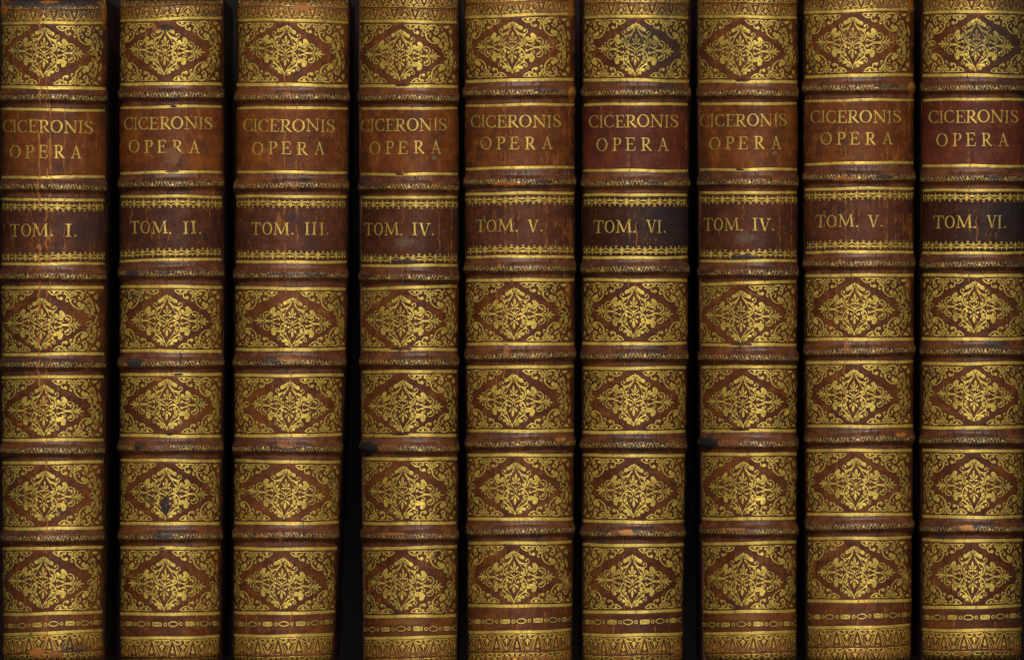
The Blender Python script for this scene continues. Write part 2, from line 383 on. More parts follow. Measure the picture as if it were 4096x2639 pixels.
def tool_lozenge():
    p = Pen(); p.lw, p.sw = 1.14, 0.92

    def half(q):
        q.lw, q.sw = 1.14, 0.92
        # crown palmette
        q.leaf([(4, -345), (30, -372), (62, -362)], 46); q.boss(66, -352, 27, 22, 0.3)
        q.leaf([(14, -300), (60, -330), (122, -322)], 50); q.boss(118, -314, 38, 31, 0.3); q.boss(134, -296, 22, 18)
        q.stem([(6, -360), (40, -285), (95, -225), (150, -185), (185, -135), (188, -85), (165, -35), (120, -8), (75, -18)], [8, 16, 19, 19, 20, 22, 20, 16, 8])
        q.stem([(16, -300), (60, -235), (98, -180), (118, -120)], [5, 9, 11, 8])
        q.curl([(78, -240), (130, -216), (185, -212), (225, -240), (218, -282), (182, -284), (180, -262)], [6, 14, 16, 14, 10, 8, 6], 16)
        # tulip inside
        q.leaf([(4, -112), (38, -130), (56, -172)], 26, halo=False)
        # leaves inside the upper medallion
        q.leaf([(175, -80), (140, -70), (115, -45)], 44); q.leaf([(150, -20), (118, -50), (100, -88)], 30)
        q.curl([(8, -8), (48, -28), (76, -62), (62, -92), (38, -84)], [10, 16, 14, 10, 8], 17)
        q.leaf([(178, -100), (150, -110), (128, -140)], 34); q.leaf([(60, -262), (84, -232), (92, -196)], 24, halo=False)
        q.leaf([(160, 215), (120, 200), (96, 170)], 30); q.leaf([(196, 150), (160, 150), (142, 186)], 34)
        q.leaf([(150, -185), (176, -190), (196, -176)], 26); q.leaf([(150, 236), (180, 222), (196, 200)], 26)
        # side clubs
        q.leaf([(192, -108), (262, -110), (322, -150), (322, -200)], 74, pk=0.72); q.boss(306, -192, 40, 34, 0.8)
        q.boss(228, -150, 30, 25, 0.4); q.stem([(195, -95), (215, -120), (228, -150)], 16)
        q.leaf([(192, 100), (240, 128), (300, 150), (318, 200)], 80, pk=0.72); q.boss(300, 196, 40, 34, -0.8)
        q.boss(226, 152, 32, 26, -0.3)
        # side scrolls, upper and lower
        for sy in (-1, 1):
            q.stem([(205, sy * 62), (255, sy * 38), (320, sy * 12), (395, sy * 8), (448, sy * 34), (470, sy * 84), (448, sy * 132), (402, sy * 152), (366, sy * 132), (374, sy * 106)], [8, 16, 20, 18, 20, 20, 18, 14, 12, 10])
            q.boss(382, sy * 104, 17)
            q.leaf([(452, sy * 60), (425, sy * 76), (412, sy * 112)], 42)
            q.curl([(250, sy * 34), (305, sy * 40), (340, sy * 66), (326, sy * 96), (298, sy * 86)], [8, 14, 14, 10, 8], 18)
            q.leaf([(200, sy * 8), (214, sy * 40), (236, sy * 66)], 30)
            q.leaf([(486, sy * 8), (530, sy * 22), (572, sy * 60)], 26)
            q.curl([(480, sy * 10), (500, sy * 40), (520, sy * 74), (508, sy * 92)], [8, 14, 12, 8], 13)
        q.leaf([(455, 0), (530, -4), (622, 0)], 36, pk=0.5); q.boss(470, 0, 14, 20)
        q.stem([(395, 0), (460, 0)], 12)
        # heart
        q.stem([(62, 84), (42, 98), (20, 70), (24, 36), (70, 10), (130, 14), (178, 62), (200, 130), (182, 195), (130, 255), (66, 318), (8, 376)], [10, 10, 12, 14, 18, 20, 22, 22, 20, 17, 15, 10])
        q.boss(64, 80, 18)
        q.leaf([(150, 36), (120, 52), (112, 92)], 44); q.leaf([(182, 100), (140, 112), (128, 160)], 40)
        q.leaf([(6, 120), (40, 140), (64, 178)], 28, halo=False)
        q.stem([(4, 372), (40, 300), (80, 235), (112, 190), (126, 150)], [6, 11, 12, 12, 8])
        # foot
        q.curl([(70, 300), (118, 258), (180, 232), (226, 258), (224, 300), (192, 302), (188, 278)], [8, 16, 18, 14, 10, 8, 6], 17)
        q.leaf([(8, 385), (60, 330), (134, 312)], 58); q.boss(138, 312, 30, 26)
        q.leaf([(8, 388), (50, 368), (92, 364)], 44); q.boss(84, 364, 24, 20)
    p.mirrored(half)
    p.leaf([(0, -108), (0, -170), (0, -240)], 40, pk=0.5)
    p.boss(0, -92, 16); p.boss(0, -398, 15); p.stem([(0, -390), (0, -345)], 14)
    p.leaf([(0, 126), (0, 190), (0, 252)], 40, pk=0.5); p.boss(0, 114, 15); p.boss(0, 398, 14); p.stem([(0, 395), (0, 360)], 20)
    p.boss(0, 4, 30, 12); p.stem([(0, -48), (0, 50)], 14)
    return p.arrays()


def tool_corner():
    """arabesque corner: x from the inner tip outwards, y from the fillet inwards, both in tool units"""
    q = Pen(); q.lw, q.sw = 1.32, 1.1
    q.stem([(0, 16), (38, 50), (84, 76), (128, 70), (150, 44)], [10, 18, 18, 16, 12]); q.boss(92, 34, 22)
    q.stem([(6, 12), (60, 8), (130, 8), (185, 10)], [8, 12, 14, 12])
    q.leaf([(150, 12), (176, 30), (180, 66)], 56); q.curl([(148, 62), (142, 108), (168, 138), (204, 130)], [12, 18, 18, 16], 28)
    q.stem([(180, 12), (250, 8), (300, 24), (330, 66), (338, 112)], [10, 16, 20, 18, 14])
    q.leaf([(330, 80), (290, 66), (268, 50)], 34); q.boss(258, 48, 20); q.leaf([(332, 108), (300, 100), (276, 92)], 22)
    q.boss(340, 14, 15)
    q.stem([(338, 112), (344, 66), (380, 26), (440, 10), (510, 14), (552, 56), (552, 112), (520, 150), (482, 140)], [10, 18, 22, 24, 24, 26, 26, 20, 12]); q.boss(486, 122, 20)
    q.leaf([(345, 105), (372, 66), (424, 60)], 40); q.boss(430, 60, 30, 26); q.leaf([(344, 112), (376, 96), (398, 92)], 24)
    q.leaf([(530, 40), (524, 70), (500, 92)], 50)
    q.curl([(540, 26), (585, 46), (608, 28), (592, 10)], [8, 12, 10, 8], 13)
    q.stem([(338, 96), (340, 160), (366, 222), (420, 272), (490, 296), (560, 290)], [16, 22, 22, 20, 18, 12])
    q.curl([(342, 170), (330, 130), (296, 122), (268, 146), (276, 182), (292, 172)], [8, 12, 12, 10, 8, 6], 17)
    q.curl([(348, 190), (366, 146), (398, 132), (426, 152), (418, 180)], [8, 12, 12, 10, 8], 19)
    q.leaf([(570, 280), (520, 262), (478, 226)], 50); q.boss(484, 224, 34, 40)
    q.leaf([(590, 288), (560, 240), (520, 214)], 36); q.leaf([(560, 290), (600, 330), (636, 366)], 52); q.boss(630, 352, 26, 20, 0.5)
    q.leaf([(600, 280), (640, 250), (652, 210)], 30)
    for tx, ty in ((565, 168), (612, 132), (662, 112), (712, 136), (748, 190)):
        q.leaf([(664, 228), ((664 + tx) / 2 + 6, (228 + ty) / 2 - 6), (tx, ty)], 34)
    q.stem([(668, 226), (690, 290), (730, 350), (770, 400)], [14, 20, 18, 12])
    q.leaf([(690, 290), (740, 300), (780, 340)], 46); q.leaf([(700, 320), (700, 360), (728, 405)], 40)
    q.leaf([(640, 14), (700, 40), (740, 14)], 34); q.leaf([(700, 62), (740, 40), (790, 20)], 30); q.leaf([(790, 60), (800, 110), (820, 140)], 40)
    q.leaf([(780, 380), (820, 420), (826, 460)], 44); q.leaf([(800, 200), (830, 240), (820, 300)], 44)
    q.leaf([(640, 366), (660, 400), (650, 440)], 34); q.leaf([(560, 292), (596, 300), (630, 318)], 30)
    q.leaf([(668, 226), (672, 170), (690, 120)], 28); q.leaf([(668, 226), (720, 232), (760, 262)], 34)
    q.leaf([(850, 30), (852, 90), (850, 150)], 40); q.leaf([(850, 240), (870, 300), (860, 360)], 44); q.boss(628, 74, 15)
    return q.arrays()


def tool_side():
    q = Pen()
    q.stem([(0, 0), (40, -34), (96, -46), (128, -16), (120, 20), (92, 34), (70, 18)], [6, 20, 22, 20, 16, 12, 8]); q.boss(86, 6, 18)
    q.stem([(0, 2), (50, 26), (90, 36)], [8, 16, 12]); q.leaf([(110, 24), (150, 10), (170, -34)], 46)
    q.leaf([(120, 30), (170, 40), (210, 10)], 40); q.leaf([(150, 0), (200, -40), (210, -90)], 40); q.leaf([(150, 40), (200, 70), (216, 120)], 40)
    return q.arrays()


def tool_roll_band(width, seed):
    """roll on the raised bands: slanting ladders, lattices and trefoils; height 84"""
    q = Pen(); rnd = random.Random(seed); x = 0; k = rnd.randrange(4)
    q.ribbon([(0, 0), (width, 0)], 104, 1, 0, step=24, lay=-6)
    while x < width:
        t = k % 4; s_ = rnd.uniform(0.92, 1.1)
        if t in (0, 2):
            sl = 15 if t == 0 else -15
            for o in (0, 38):
                q.ribbon([(x + o + sl, -40), (x + o - sl, 40)], 7.5, 0, 1.0, step=20)
            for j in range(3):
                yy = -24 + j * 24
                q.boss(x + 19 - sl * yy / 40, yy, 4.5, n=6, halo=False)
            x += 62 * s_
        elif t == 1:
            q.ribbon([(x, -30), (x + 30, 30)], 5, 0, 1.0); q.ribbon([(x + 30, -30), (x, 30)], 5, 0, 1.0)
            q.boss(x + 15, 0, 4, 8, n=6, halo=False)
            x += 56 * s_
        else:
            q.leaf([(x + 16, 38), (x + 16, 0), (x + 16, -38)], 15, halo=False)
            q.leaf([(x + 16, 30), (x + 3, 8), (x + 1, -12)], 11, halo=False)
            q.leaf([(x + 16, 30), (x + 29, 8), (x + 31, -12)], 11, halo=False)
            x += 56 * s_
        k += 1
    return q.arrays()


def tool_border(width, ph):
    """scalloped border of the volume label: y=0 next to the fillet, growing inwards; period 165"""
    q = Pen(); x = ph
    while x < width:
        q.stem([(x, 0), (x + 12, 52), (x + 50, 84), (x + 82, 90), (x + 115, 84), (x + 153, 52), (x + 165, 0)], [5, 14, 13, 11, 13, 14, 5])
        q.ribbon([(x + 14, 30), (x + 50, 46), (x + 82, 46), (x + 115, 46), (x + 151, 30)], [6, 20, 30, 20, 6], 0, 0.8)
        q.leaf([(x + 82, 50), (x + 82, 30), (x + 82, 8)], 15, halo=False, pk=0.3)
        for o in (-34, -22, -10, 2, 14, 26):
            q.ribbon([(x + 85 + o, 58), (x + 85 + o, 74)], 4, 1, 0, lay=22)
        q.ring(x + 82, 118, 13, 8)
        q.leaf([(x + 165, 40), (x + 165, 80), (x + 165, 128)], 18, pk=0.7)
        q.leaf([(x + 165, 50), (x + 150, 84), (x + 143, 106)], 16, pk=0.7, halo=False); q.leaf([(x + 165, 50), (x + 180, 84), (x + 187, 106)], 16, pk=0.7, halo=False)
        x += 165
    return q.arrays()


def tool_chain(width, ph):
    q = Pen(); x = ph
    while x < width:
        # plaque with crossed facets (period 375)
        for (a, b) in (((4, -27), (108, -27)), ((108, -27), (108, 27)), ((108, 27), (4, 27)), ((4, 27), (4, -27))):
            q.ribbon([a if False else (a[0] + x, a[1]), (b[0] + x, b[1])], 8 + HALO, 1, 0, lay=-3)
        q.ribbon([(x + 2, 0), (x + 110, 0)], 58, 0, 0.6, lay=4)
        for a, b in (((8, -24), (38, 0)), ((38, 0), (8, 24)), ((38, 0), (74, 0)), ((74, 0), (104, -24)), ((74, 0), (104, 24))):
            q.ribbon([(x + a[0], a[1]), (x + b[0], b[1])], 5, 1, 0, lay=24)
        q.ring(x + 150, 2, 17, 10)
        pts = [(x + 240 + 54 * math.cos(t), 26 * math.sin(t) * abs(math.sin(t)) ** 0.35) for t in np.linspace(0, 2 * math.pi, 25)]
        q.ribbon(pts, 11 + HALO, 1, 0, lay=-3); q.ribbon(pts, 11, 0, 0.9)
        q.ring(x + 331, 0, 16, 10)
        x += 375
    return q.arrays()


def tool_fan(width, ph, tall=1.0):
    """palmette roll of head and tail: apex at the fillet (y=0), leaves open inwards; period 300, height 230"""
    q = Pen(); x = ph
    T = tall
    while x < width + 150:
        for sg in (-1, 1):
            for k, (ax, w) in enumerate(((74, 9), (134, 9))):
                q.ribbon([(x + sg * 4, 6), (x + sg * ax * 0.55, 95 * T), (x + sg * ax, 228 * T if k == 0 else 205 * T)], [6, w + 1, 6], 0, 1.0)
            for j in range(11):
                t = 0.2 + j * 0.075
                q.boss(x + sg * 104 * t, 222 * t * T, 8 - 2 * (1 - t), 6, n=6, halo=False)
            # arches beside the apex
            q.stem([(x + sg * 30, 22), (x + sg * 60, 52), (x + sg * 100, 60), (x + sg * 128, 38), (x + sg * 112, 14)], [10, 16, 18, 16, 10])
            q.boss(x + sg * 100, 30, 10, n=8); q.ribbon([(x + sg * 34, 10), (x + sg * 146, 10)], 14, 0, 0.5)
        q.leaf([(x, 90 * T), (x, 130 * T), (x, 185 * T)], 22, pk=0.4, halo=False)
        for sg in (-1, 1):
            q.leaf([(x, 190 * T), (x + sg * 16, 165 * T), (x + sg * 20, 145 * T)], 14, halo=False)
            q.leaf([(x, 215 * T), (x + sg * 14, 222 * T), (x + sg * 26, 210 * T)], 12, halo=False)
        c = x + 150
        q.leaf([(c, 50), (c, 90), (c, 150)], 24, pk=0.6)
        for sg in (-1, 1):
            q.leaf([(c, 60), (c + sg * 20, 84), (c + sg * 26, 112)], 17, halo=False)
        for a in range(-1, 2):
            for b in range(3):
                q.boss(c + a * 13, (165 + b * 18 + (a % 2) * 9) * T, 6, 7, n=5, halo=False)
        x += 300
    return q.arrays()


# ---- serif capitals: unit height 1 (y down from cap line 0 to baseline 1)
TH, TN, SR = 0.122, 0.046, 0.042


def glyph(ch):
    global THIN
    THIN = 1.0
    q = Pen(); R = lambda a, b, w, **k: q.ribbon([a, b], w, 0, 0.05, step=0.12, **k)

    def serif(x, y, w=0.20): R((x - w, y), (x + w, y), SR * 1.3)

    def stemv(x, y0=0.02, y1=0.98, w=TH): R((x, y0), (x, y1), w)

    def bowl(cx, cy, rx, ry, a0, a1, wt=TH * 1.15, wn=TN, n=16):
        an = np.linspace(a0, a1, n)
        pts = [(cx + rx * math.cos(a), cy + ry * math.sin(a)) for a in an]
        q.ribbon(pts, [wn + (wt - wn) * abs(math.cos(a)) ** 1.3 for a in an], 0, 0.05, step=0.06)
    if ch == 'I':
        stemv(0.2); serif(0.2, 0.03, 0.17); serif(0.2, 0.97, 0.17); W = 0.4
    elif ch == 'O':
        bowl(0.45, 0.5, 0.38, 0.47, 0, 2 * math.pi, n=26); W = 0.9
    elif ch == 'C':
        bowl(0.46, 0.5, 0.38, 0.47, -0.95, -2 * math.pi + 0.85, n=22); R((0.73, 0.02), (0.75, 0.30), TN); R((0.74, 0.98), (0.77, 0.72), TN); W = 0.82
    elif ch == 'E':
        stemv(0.18); R((0.02, 0.03), (0.62, 0.03), SR * 1.3); R((0.02, 0.97), (0.66, 0.97), SR * 1.3); R((0.18, 0.48), (0.48, 0.48), TN)
        R((0.62, 0.02), (0.64, 0.24), TN); R((0.66, 0.98), (0.69, 0.72), TN); R((0.48, 0.38), (0.48, 0.60), TN); W = 0.7
    elif ch in 'PR':
        stemv(0.2); serif(0.2, 0.97, 0.18); R((0.02, 0.03), (0.42, 0.03), SR * 1.3)
        q.ribbon([(0.2, 0.03), (0.42, 0.03), (0.58, 0.10), (0.62, 0.26), (0.56, 0.44), (0.40, 0.52), (0.2, 0.52)], [TN, TN, 0.10, 0.15, 0.10, TN, TN], 0, 0.05, step=0.06)
        W = 0.7
        if ch == 'R':
            q.ribbon([(0.38, 0.52), (0.55, 0.75), (0.74, 0.96), (0.84, 0.97)], [0.10, 0.14, 0.12, 0.05], 0, 0.05, step=0.1); W = 0.84
    elif ch == 'N':
        R((0.16, 0.05), (0.16, 0.98), TN); R((0.80, 0.02), (0.80, 0.98), TN); R((0.14, 0.03), (0.80, 0.96), TH)
        R((0.0, 0.03), (0.22, 0.03), SR); serif(0.80, 0.03, 0.13); serif(0.16, 0.97, 0.14); W = 0.96
    elif ch == 'S':
        q.ribbon([(0.47, 0.24), (0.42, 0.08), (0.28, 0.03), (0.12, 0.10), (0.09, 0.26), (0.20, 0.40), (0.38, 0.54), (0.50, 0.70), (0.44, 0.90), (0.27, 0.97), (0.12, 0.90), (0.05, 0.74)],
                 [TN, TN, TN, 0.09, 0.12, 0.14, 0.15, 0.14, 0.09, TN, TN, TN], 0, 0.05, step=0.05)
        R((0.49, 0.02), (0.49, 0.28), TN * .8); R((0.05, 0.70), (0.06, 0.99), TN * .8); W = 0.56
    elif ch == 'A':
        R((0.40, 0.0), (0.12, 0.97), TN); R((0.38, 0.0), (0.68, 0.97), TH); R((0.22, 0.64), (0.56, 0.64), TN)
        serif(0.12, 0.97, 0.13); serif(0.68, 0.97, 0.15); W = 0.82
    elif ch == 'T':
        stemv(0.38); R((0.02, 0.035), (0.74, 0.035), SR * 1.4); R((0.03, 0.02), (0.0, 0.24), TN); R((0.73, 0.02), (0.76, 0.24), TN); serif(0.38, 0.97, 0.18); W = 0.76
    elif ch == 'M':
        R((0.20, 0.03), (0.14, 0.97), TN); R((0.20, 0.03), (0.56, 0.95), TH); R((0.90, 0.03), (0.56, 0.95), TN); R((0.92, 0.03), (0.98, 0.97), TH)
        R((0.06, 0.03), (0.22, 0.03), SR); R((0.90, 0.03), (1.06, 0.03), SR); serif(0.13, 0.97, 0.13); serif(0.98, 0.97, 0.16); W = 1.12
    elif ch == 'V':
        R((0.14, 0.03), (0.44, 0.99), TH); R((0.70, 0.03), (0.44, 0.98), TN); serif(0.14, 0.03, 0.16); serif(0.70, 0.03, 0.13); W = 0.84
    elif ch == '.':
        q.boss(0.08, 0.92, 0.075, halo=False, relief=0.05); W = 0.16
    v, f, m, z = q.arrays()
    v[:, 2] *= 12
    v[:, 0] /= W
    return v, f, m, z


_g = {}


def G(ch):
    if ch not in _g: _g[ch] = glyph(ch)
    return _g[ch]


for _c in 'CIERONSPATMV.': G(_c)
THIN = 0.9
T_LOZ, T_COR, T_SIDE = tool_lozenge(), tool_corner(), tool_side()
RAW = 550.0 / 2118.0           # tool units -> photograph pixels

# ------------------------------------------------------------------ the surface of one spine


def smoothnoise(seed, x, y, sx, sy):
    r = np.random.RandomState(seed); o = 0
    for k in range(5):
        fx, fy = r.uniform(0.4, 1.6) / sx, r.uniform(0.4, 1.6) / sy
        o = o + np.sin(x * fx * 6.28 + r.uniform(0, 6.28) + 1.3 * np.sin(y * fy * 3)) * np.sin(y * fy * 6.28 + r.uniform(0, 6.28))
    return o / 5


class Spine:
    DEPTH = 0.0145
    def __init__(s, b, seed):
        s.b = b; s.seed = seed
        x0 = b['x0']
        s.Lp = [x0 + (v + 4) * K for v in b['L']]; s.Rp = [x0 + (v - 4) * K for v in b['R']]
        s.top, s.bot = b['top'], b['bot']
        s.ln = b['ln']
        g = np.linspace(0, 1, 400) ** 0.6
        zz = s.prof(g)
        W = 210 * PX
        arc = np.concatenate([[0], np.cumsum(np.hypot(np.diff(g) * W, np.diff(zz)))]) / W
        s.g, s.arc = g, arc
        s.ox = (s.Lp[1] + s.Rp[1]) / 2
        # the surface sampled once on a fine grid (across: a, down: y)
        s.NA, s.Y0, s.DY = 261, s.top - 4.0, 1.6
        s.NY = int((s.bot + 8 - s.Y0) / s.DY)
        ag = np.linspace(-1, 1, s.NA); yg = s.Y0 + np.arange(s.NY) * s.DY
        A, Yg = np.meshgrid(ag, yg)
        l, r = s.LR(Yg); X = (l + r) / 2 + np.sin(A * math.pi / 2 * 0.992) * (r - l) / 2
        Z = s.z(X, Yg)
        wx, wy = X * PX, -Yg * PX
        du = np.stack([np.gradient(wx, axis=1), np.zeros_like(Z), np.gradient(Z, axis=1)], -1)
        dv = np.stack([np.gradient(wx, axis=0), np.gradient(wy, axis=0), np.gradient(Z, axis=0)], -1)
        N = np.cross(dv, du); N /= np.linalg.norm(N, axis=-1)[..., None]
        s.grid = np.concatenate([Z[..., None], N], -1)

    def prof(s, a):
        a = np.clip(np.abs(a), 0, 1)
        return -s.DEPTH * (1 - np.sqrt(np.clip(1 - a ** 2.25, 0, 1)))

    def LR(s, y):
        yy = [0, 1320, 2639]
        f = s.bands(y)
        l = np.interp(y, yy, s.Lp) - 9 * f; r = np.interp(y, yy, s.Rp) + 7 * f
        # the leather's edge wanders a little
        l = l + 1.6 * np.sin(y / 61.0 + s.seed) + 1.0 * np.sin(y / 23.0 + 2 * s.seed) + 0.6 * np.sin(y / 9.0 + s.seed)
        r = r + 1.6 * np.sin(y / 53.0 + 3 * s.seed) + 1.0 * np.sin(y / 19.0 + s.seed) + 0.6 * np.sin(y / 8.0 + 5 * s.seed)
        # rounded corners at head and tail
        for e, sg in ((s.top, 1), (s.bot, -1)):
            d = np.clip((y - e) * sg / 34.0, 0, 1)
            rr = 26 * (1 - np.sqrt(np.clip(1 - (1 - d) ** 2, 0, 1)))
            l = l + rr; r = r - rr
        return l, r

    def line(s, key, x):
        yl, yr = s.ln[key]
        t = (x - s.Lp[1]) / (s.Rp[1] - s.Lp[1])
        h = sum(ord(c) * 13 for c in key) + s.seed * 7
        return yl + (yr - yl) * t + 1.3 * np.sin(t * 5.1 + h) + 0.8 * np.sin(t * 11 + h * 1.7)

    def bands(s, y, x=None):
        f = 0
        for k in range(1, 7):
            c = s.line('b%d' % k, x) if x is not None else sum(s.ln['b%d' % k]) / 2
            # steep upper shoulder, rounder underside
            d = (y - c)
            wd = np.where(d < 0, 18.0, 19.0)
            f = f + np.exp(-0.6 * (np.abs(d) / wd) ** 3.4)
        return f

    def swell(s, y, x):
        f = 0
        for k in range(1, 7):
            d = y - s.line('b%d' % k, x)
            f = f + np.exp(-(d / 32.0) ** 2)
        return f

    def z(s, x, y):
        l, r = s.LR(y)
        sv = np.clip((x - (l + r) / 2) / ((r - l) / 2), -0.9995, 0.9995)
        z = s.prof(sv) + (0.003 if s.b['num'] == 'IV' else 0.0008) * (sv - 0.6 * np.sqrt(sv * sv + 0.12))
        lump = 1 + 0.22 * smoothnoise(s.seed + 5, x, y, 130, 900)
        z = z + 0.00140 * s.bands(y, x) * lump + 0.00022 * s.swell(y, x)
        z = z + 0.00016 * smoothnoise(s.seed, x, y, 260, 160) + 0.00005 * smoothnoise(s.seed + 9, x, y, 60, 45)
        z = z + 0.00020 * smoothnoise(s.seed + 3, x, y, 46, 16) * s.swell(y, x) + 0.00010 * smoothnoise(s.seed + 13, x, y, 17, 9) * s.swell(y, x)
        # sunk gilt fillets
        for k in range(15):
            d = (y - s.line('g%d' % k, x)) / 8.0
            z = z - 0.00010 * np.exp(-d ** 4)
        for e, sg in ((s.top, 1), (s.bot, -1)):      # headcap and tailcap roll over
            d = np.clip((y - e) * sg / 46.0, 0.0, 1)
            z = z - 0.0034 * (1 - np.sqrt(np.clip(1 - (1 - d) ** 2.2, 0, 1)))
        return z

    def P(s, x, y, h=0.0):
        """photograph pixels -> book-local metres (the book's origin is at the table, below its spine centre)"""
        x, y = np.broadcast_arrays(np.asarray(x, float), np.asarray(y, float))
        l, r = s.LR(y)
        sv = np.clip((x - (l + r) / 2) / ((r - l) / 2), -0.9999, 0.9999)
        a = np.arcsin(sv) / (math.pi / 2 * 0.992)
        u = np.clip((a + 1) / 2 * (s.NA - 1), 0, s.NA - 1.001); v = np.clip((y - s.Y0) / s.DY, 0, s.NY - 1.001)
        i, j = u.astype(int), v.astype(int); fu, fv = (u - i)[..., None], (v - j)[..., None]
        g = (s.grid[j, i] * (1 - fu) + s.grid[j, i + 1] * fu) * (1 - fv) + (s.grid[j + 1, i] * (1 - fu) + s.grid[j + 1, i + 1] * fu) * fv
        h = np.asarray(h, float)
        return np.stack([(x - s.ox) * PX + g[..., 1] * h, -(y - CY0) * PX + g[..., 2] * h, ZT + g[..., 0] + g[..., 3] * h], -1)

    def to_arc(s, x, y):
        l, r = s.LR(y); hw = (r - l) / 2; sv = (x - (l + r) / 2) / hw
        return np.sign(sv) * np.interp(np.abs(sv), s.g, s.arc) * hw

    def from_arc(s, a, y):
        l, r = s.LR(y); hw = (r - l) / 2
        sv = np.sign(a) * np.interp(np.abs(a) / hw, s.arc, s.g)
        return (l + r) / 2 + sv * hw, sv


def mesh_obj(name, co, faces, mats, mi=None, parent=None, smooth=True):
    me = bpy.data.meshes.new(name)
    me.from_pydata([tuple(c) for c in co], [], faces)
    for m in mats: me.materials.append(m)
    if mi is not None: me.polygons.foreach_set('material_index', mi)
    if smooth: me.polygons.foreach_set('use_smooth', [True] * len(me.polygons))
    me.update()
    o = bpy.data.objects.new(name, me); C.objects.link(o)
    if parent: o.parent = parent
    return o


def place(sp, tool, fx, name, mats, parent, lim=0.972, hscale=1.0):
    """lay a drawn tool on the spine; fx maps tool x, y to photograph pixels"""
    v, f, m, z = tool
    x, y = fx(v[:, 0], v[:, 1])
    l, r = sp.LR(y); sv = (x - (l + r) / 2) / ((r - l) / 2)
    ok = (np.abs(sv) < lim) & (y > sp.top + 3) & (y < sp.bot - 3)
    keep = [i for i, q in enumerate(f) if all(ok[j] for j in q)]
    if not keep: return None
    h = 0.000035 + 0.000002 * z + v[:, 2] * 0.00003 * hscale
    co = sp.P(np.clip(x, l + 1, r - 1), y, h)
    ff = [f[i] for i in keep]; used = sorted({j for q in ff for j in q}); ix = {j: i for i, j in enumerate(used)}
    o = mesh_obj(name, co[used], [tuple(ix[j] for j in q) for q in ff], mats, [m[i] for i in keep], parent)
    return o


def patch(sp, name, ya, yb, rows, mats, parent, cols=72):
    """leather between two horizontal lines ya(x), yb(x), from edge to edge of the spine"""
    a = np.linspace(-1, 1, cols); sv = np.sin(a * math.pi / 2 * 0.985)
    co = []
    for i in range(rows + 1):
        t = i / rows
        ym = ya(np.full(cols, sp.ox)) * (1 - t) + yb(np.full(cols, sp.ox)) * t
        l, r = sp.LR(ym); x = (l + r) / 2 + sv * (r - l) / 2
        y = ya(x) * (1 - t) + yb(x) * t
        l, r = sp.LR(y); x = (l + r) / 2 + sv * (r - l) / 2
        y = ya(x) * (1 - t) + yb(x) * t
        co.append(sp.P(x, y, 0.0))
    co = np.concatenate(co)
    f = [(i * cols + j, (i + 1) * cols + j, (i + 1) * cols + j + 1, i * cols + j + 1) for i in range(rows) for j in range(cols - 1)]
    return mesh_obj(name, co, f, mats, None, parent)


def fillet(sp, key, w, mats, parent, name='gold_fillet'):
    n = 90
    a = np.linspace(-1, 1, n)
    yc = sum(sp.ln[key]) / 2
    l, r = sp.LR(np.full(n, yc)); x = (l + r) / 2 + np.sin(a * math.pi / 2 * 0.88) * (r - l) / 2
    y = sp.line(key, x)
    rn = np.random.RandomState(sp.seed * 31 + len(key) + ord(key[-1]))
    co = []; f = []
    offs = (-1.0, -0.72, -0.3, 0.3, 0.72, 1.0); hh = (0.0, 1.0, 0.7, 0.7, 1.0, 0.0)
    for j, (o, h) in enumerate(zip(offs, hh)):
        jit = (rn.uniform(-0.5, 0.5, n) if abs(o) == 1 else 0)
        co.append(sp.P(x, y + o * w / 2 + jit, 0.00004 + 0.00004 * h))
    co = np.concatenate(co)
    k = len(offs)
    for j in range(k - 1):
        for i in range(n - 1):
            f.append((j * n + i, (j + 1) * n + i, (j + 1) * n + i + 1, j * n + i + 1))
    return mesh_obj(name, co, f, mats, None, parent)


def box(name, x0, x1, y0, y1, z0, z1, m, parent, bev=0.0006):
    import bmesh
    bm = bmesh.new(); bmesh.ops.create_cube(bm, size=1.0)
    for v in bm.verts:
        v.co = ((x0 + x1) / 2 + v.co.x * (x1 - x0), (y0 + y1) / 2 + v.co.y * (y1 - y0), (z0 + z1) / 2 + v.co.z * (z1 - z0))
    if bev: bmesh.ops.bevel(bm, geom=list(bm.edges), offset=bev, segments=3, affect='EDGES', profile=0.6)
    me = bpy.data.meshes.new(name); bm.to_mesh(me); bm.free(); me.materials.append(m)
    for p in me.polygons: p.use_smooth = False
    o = bpy.data.objects.new(name, me); C.objects.link(o); o.parent = parent
    return o


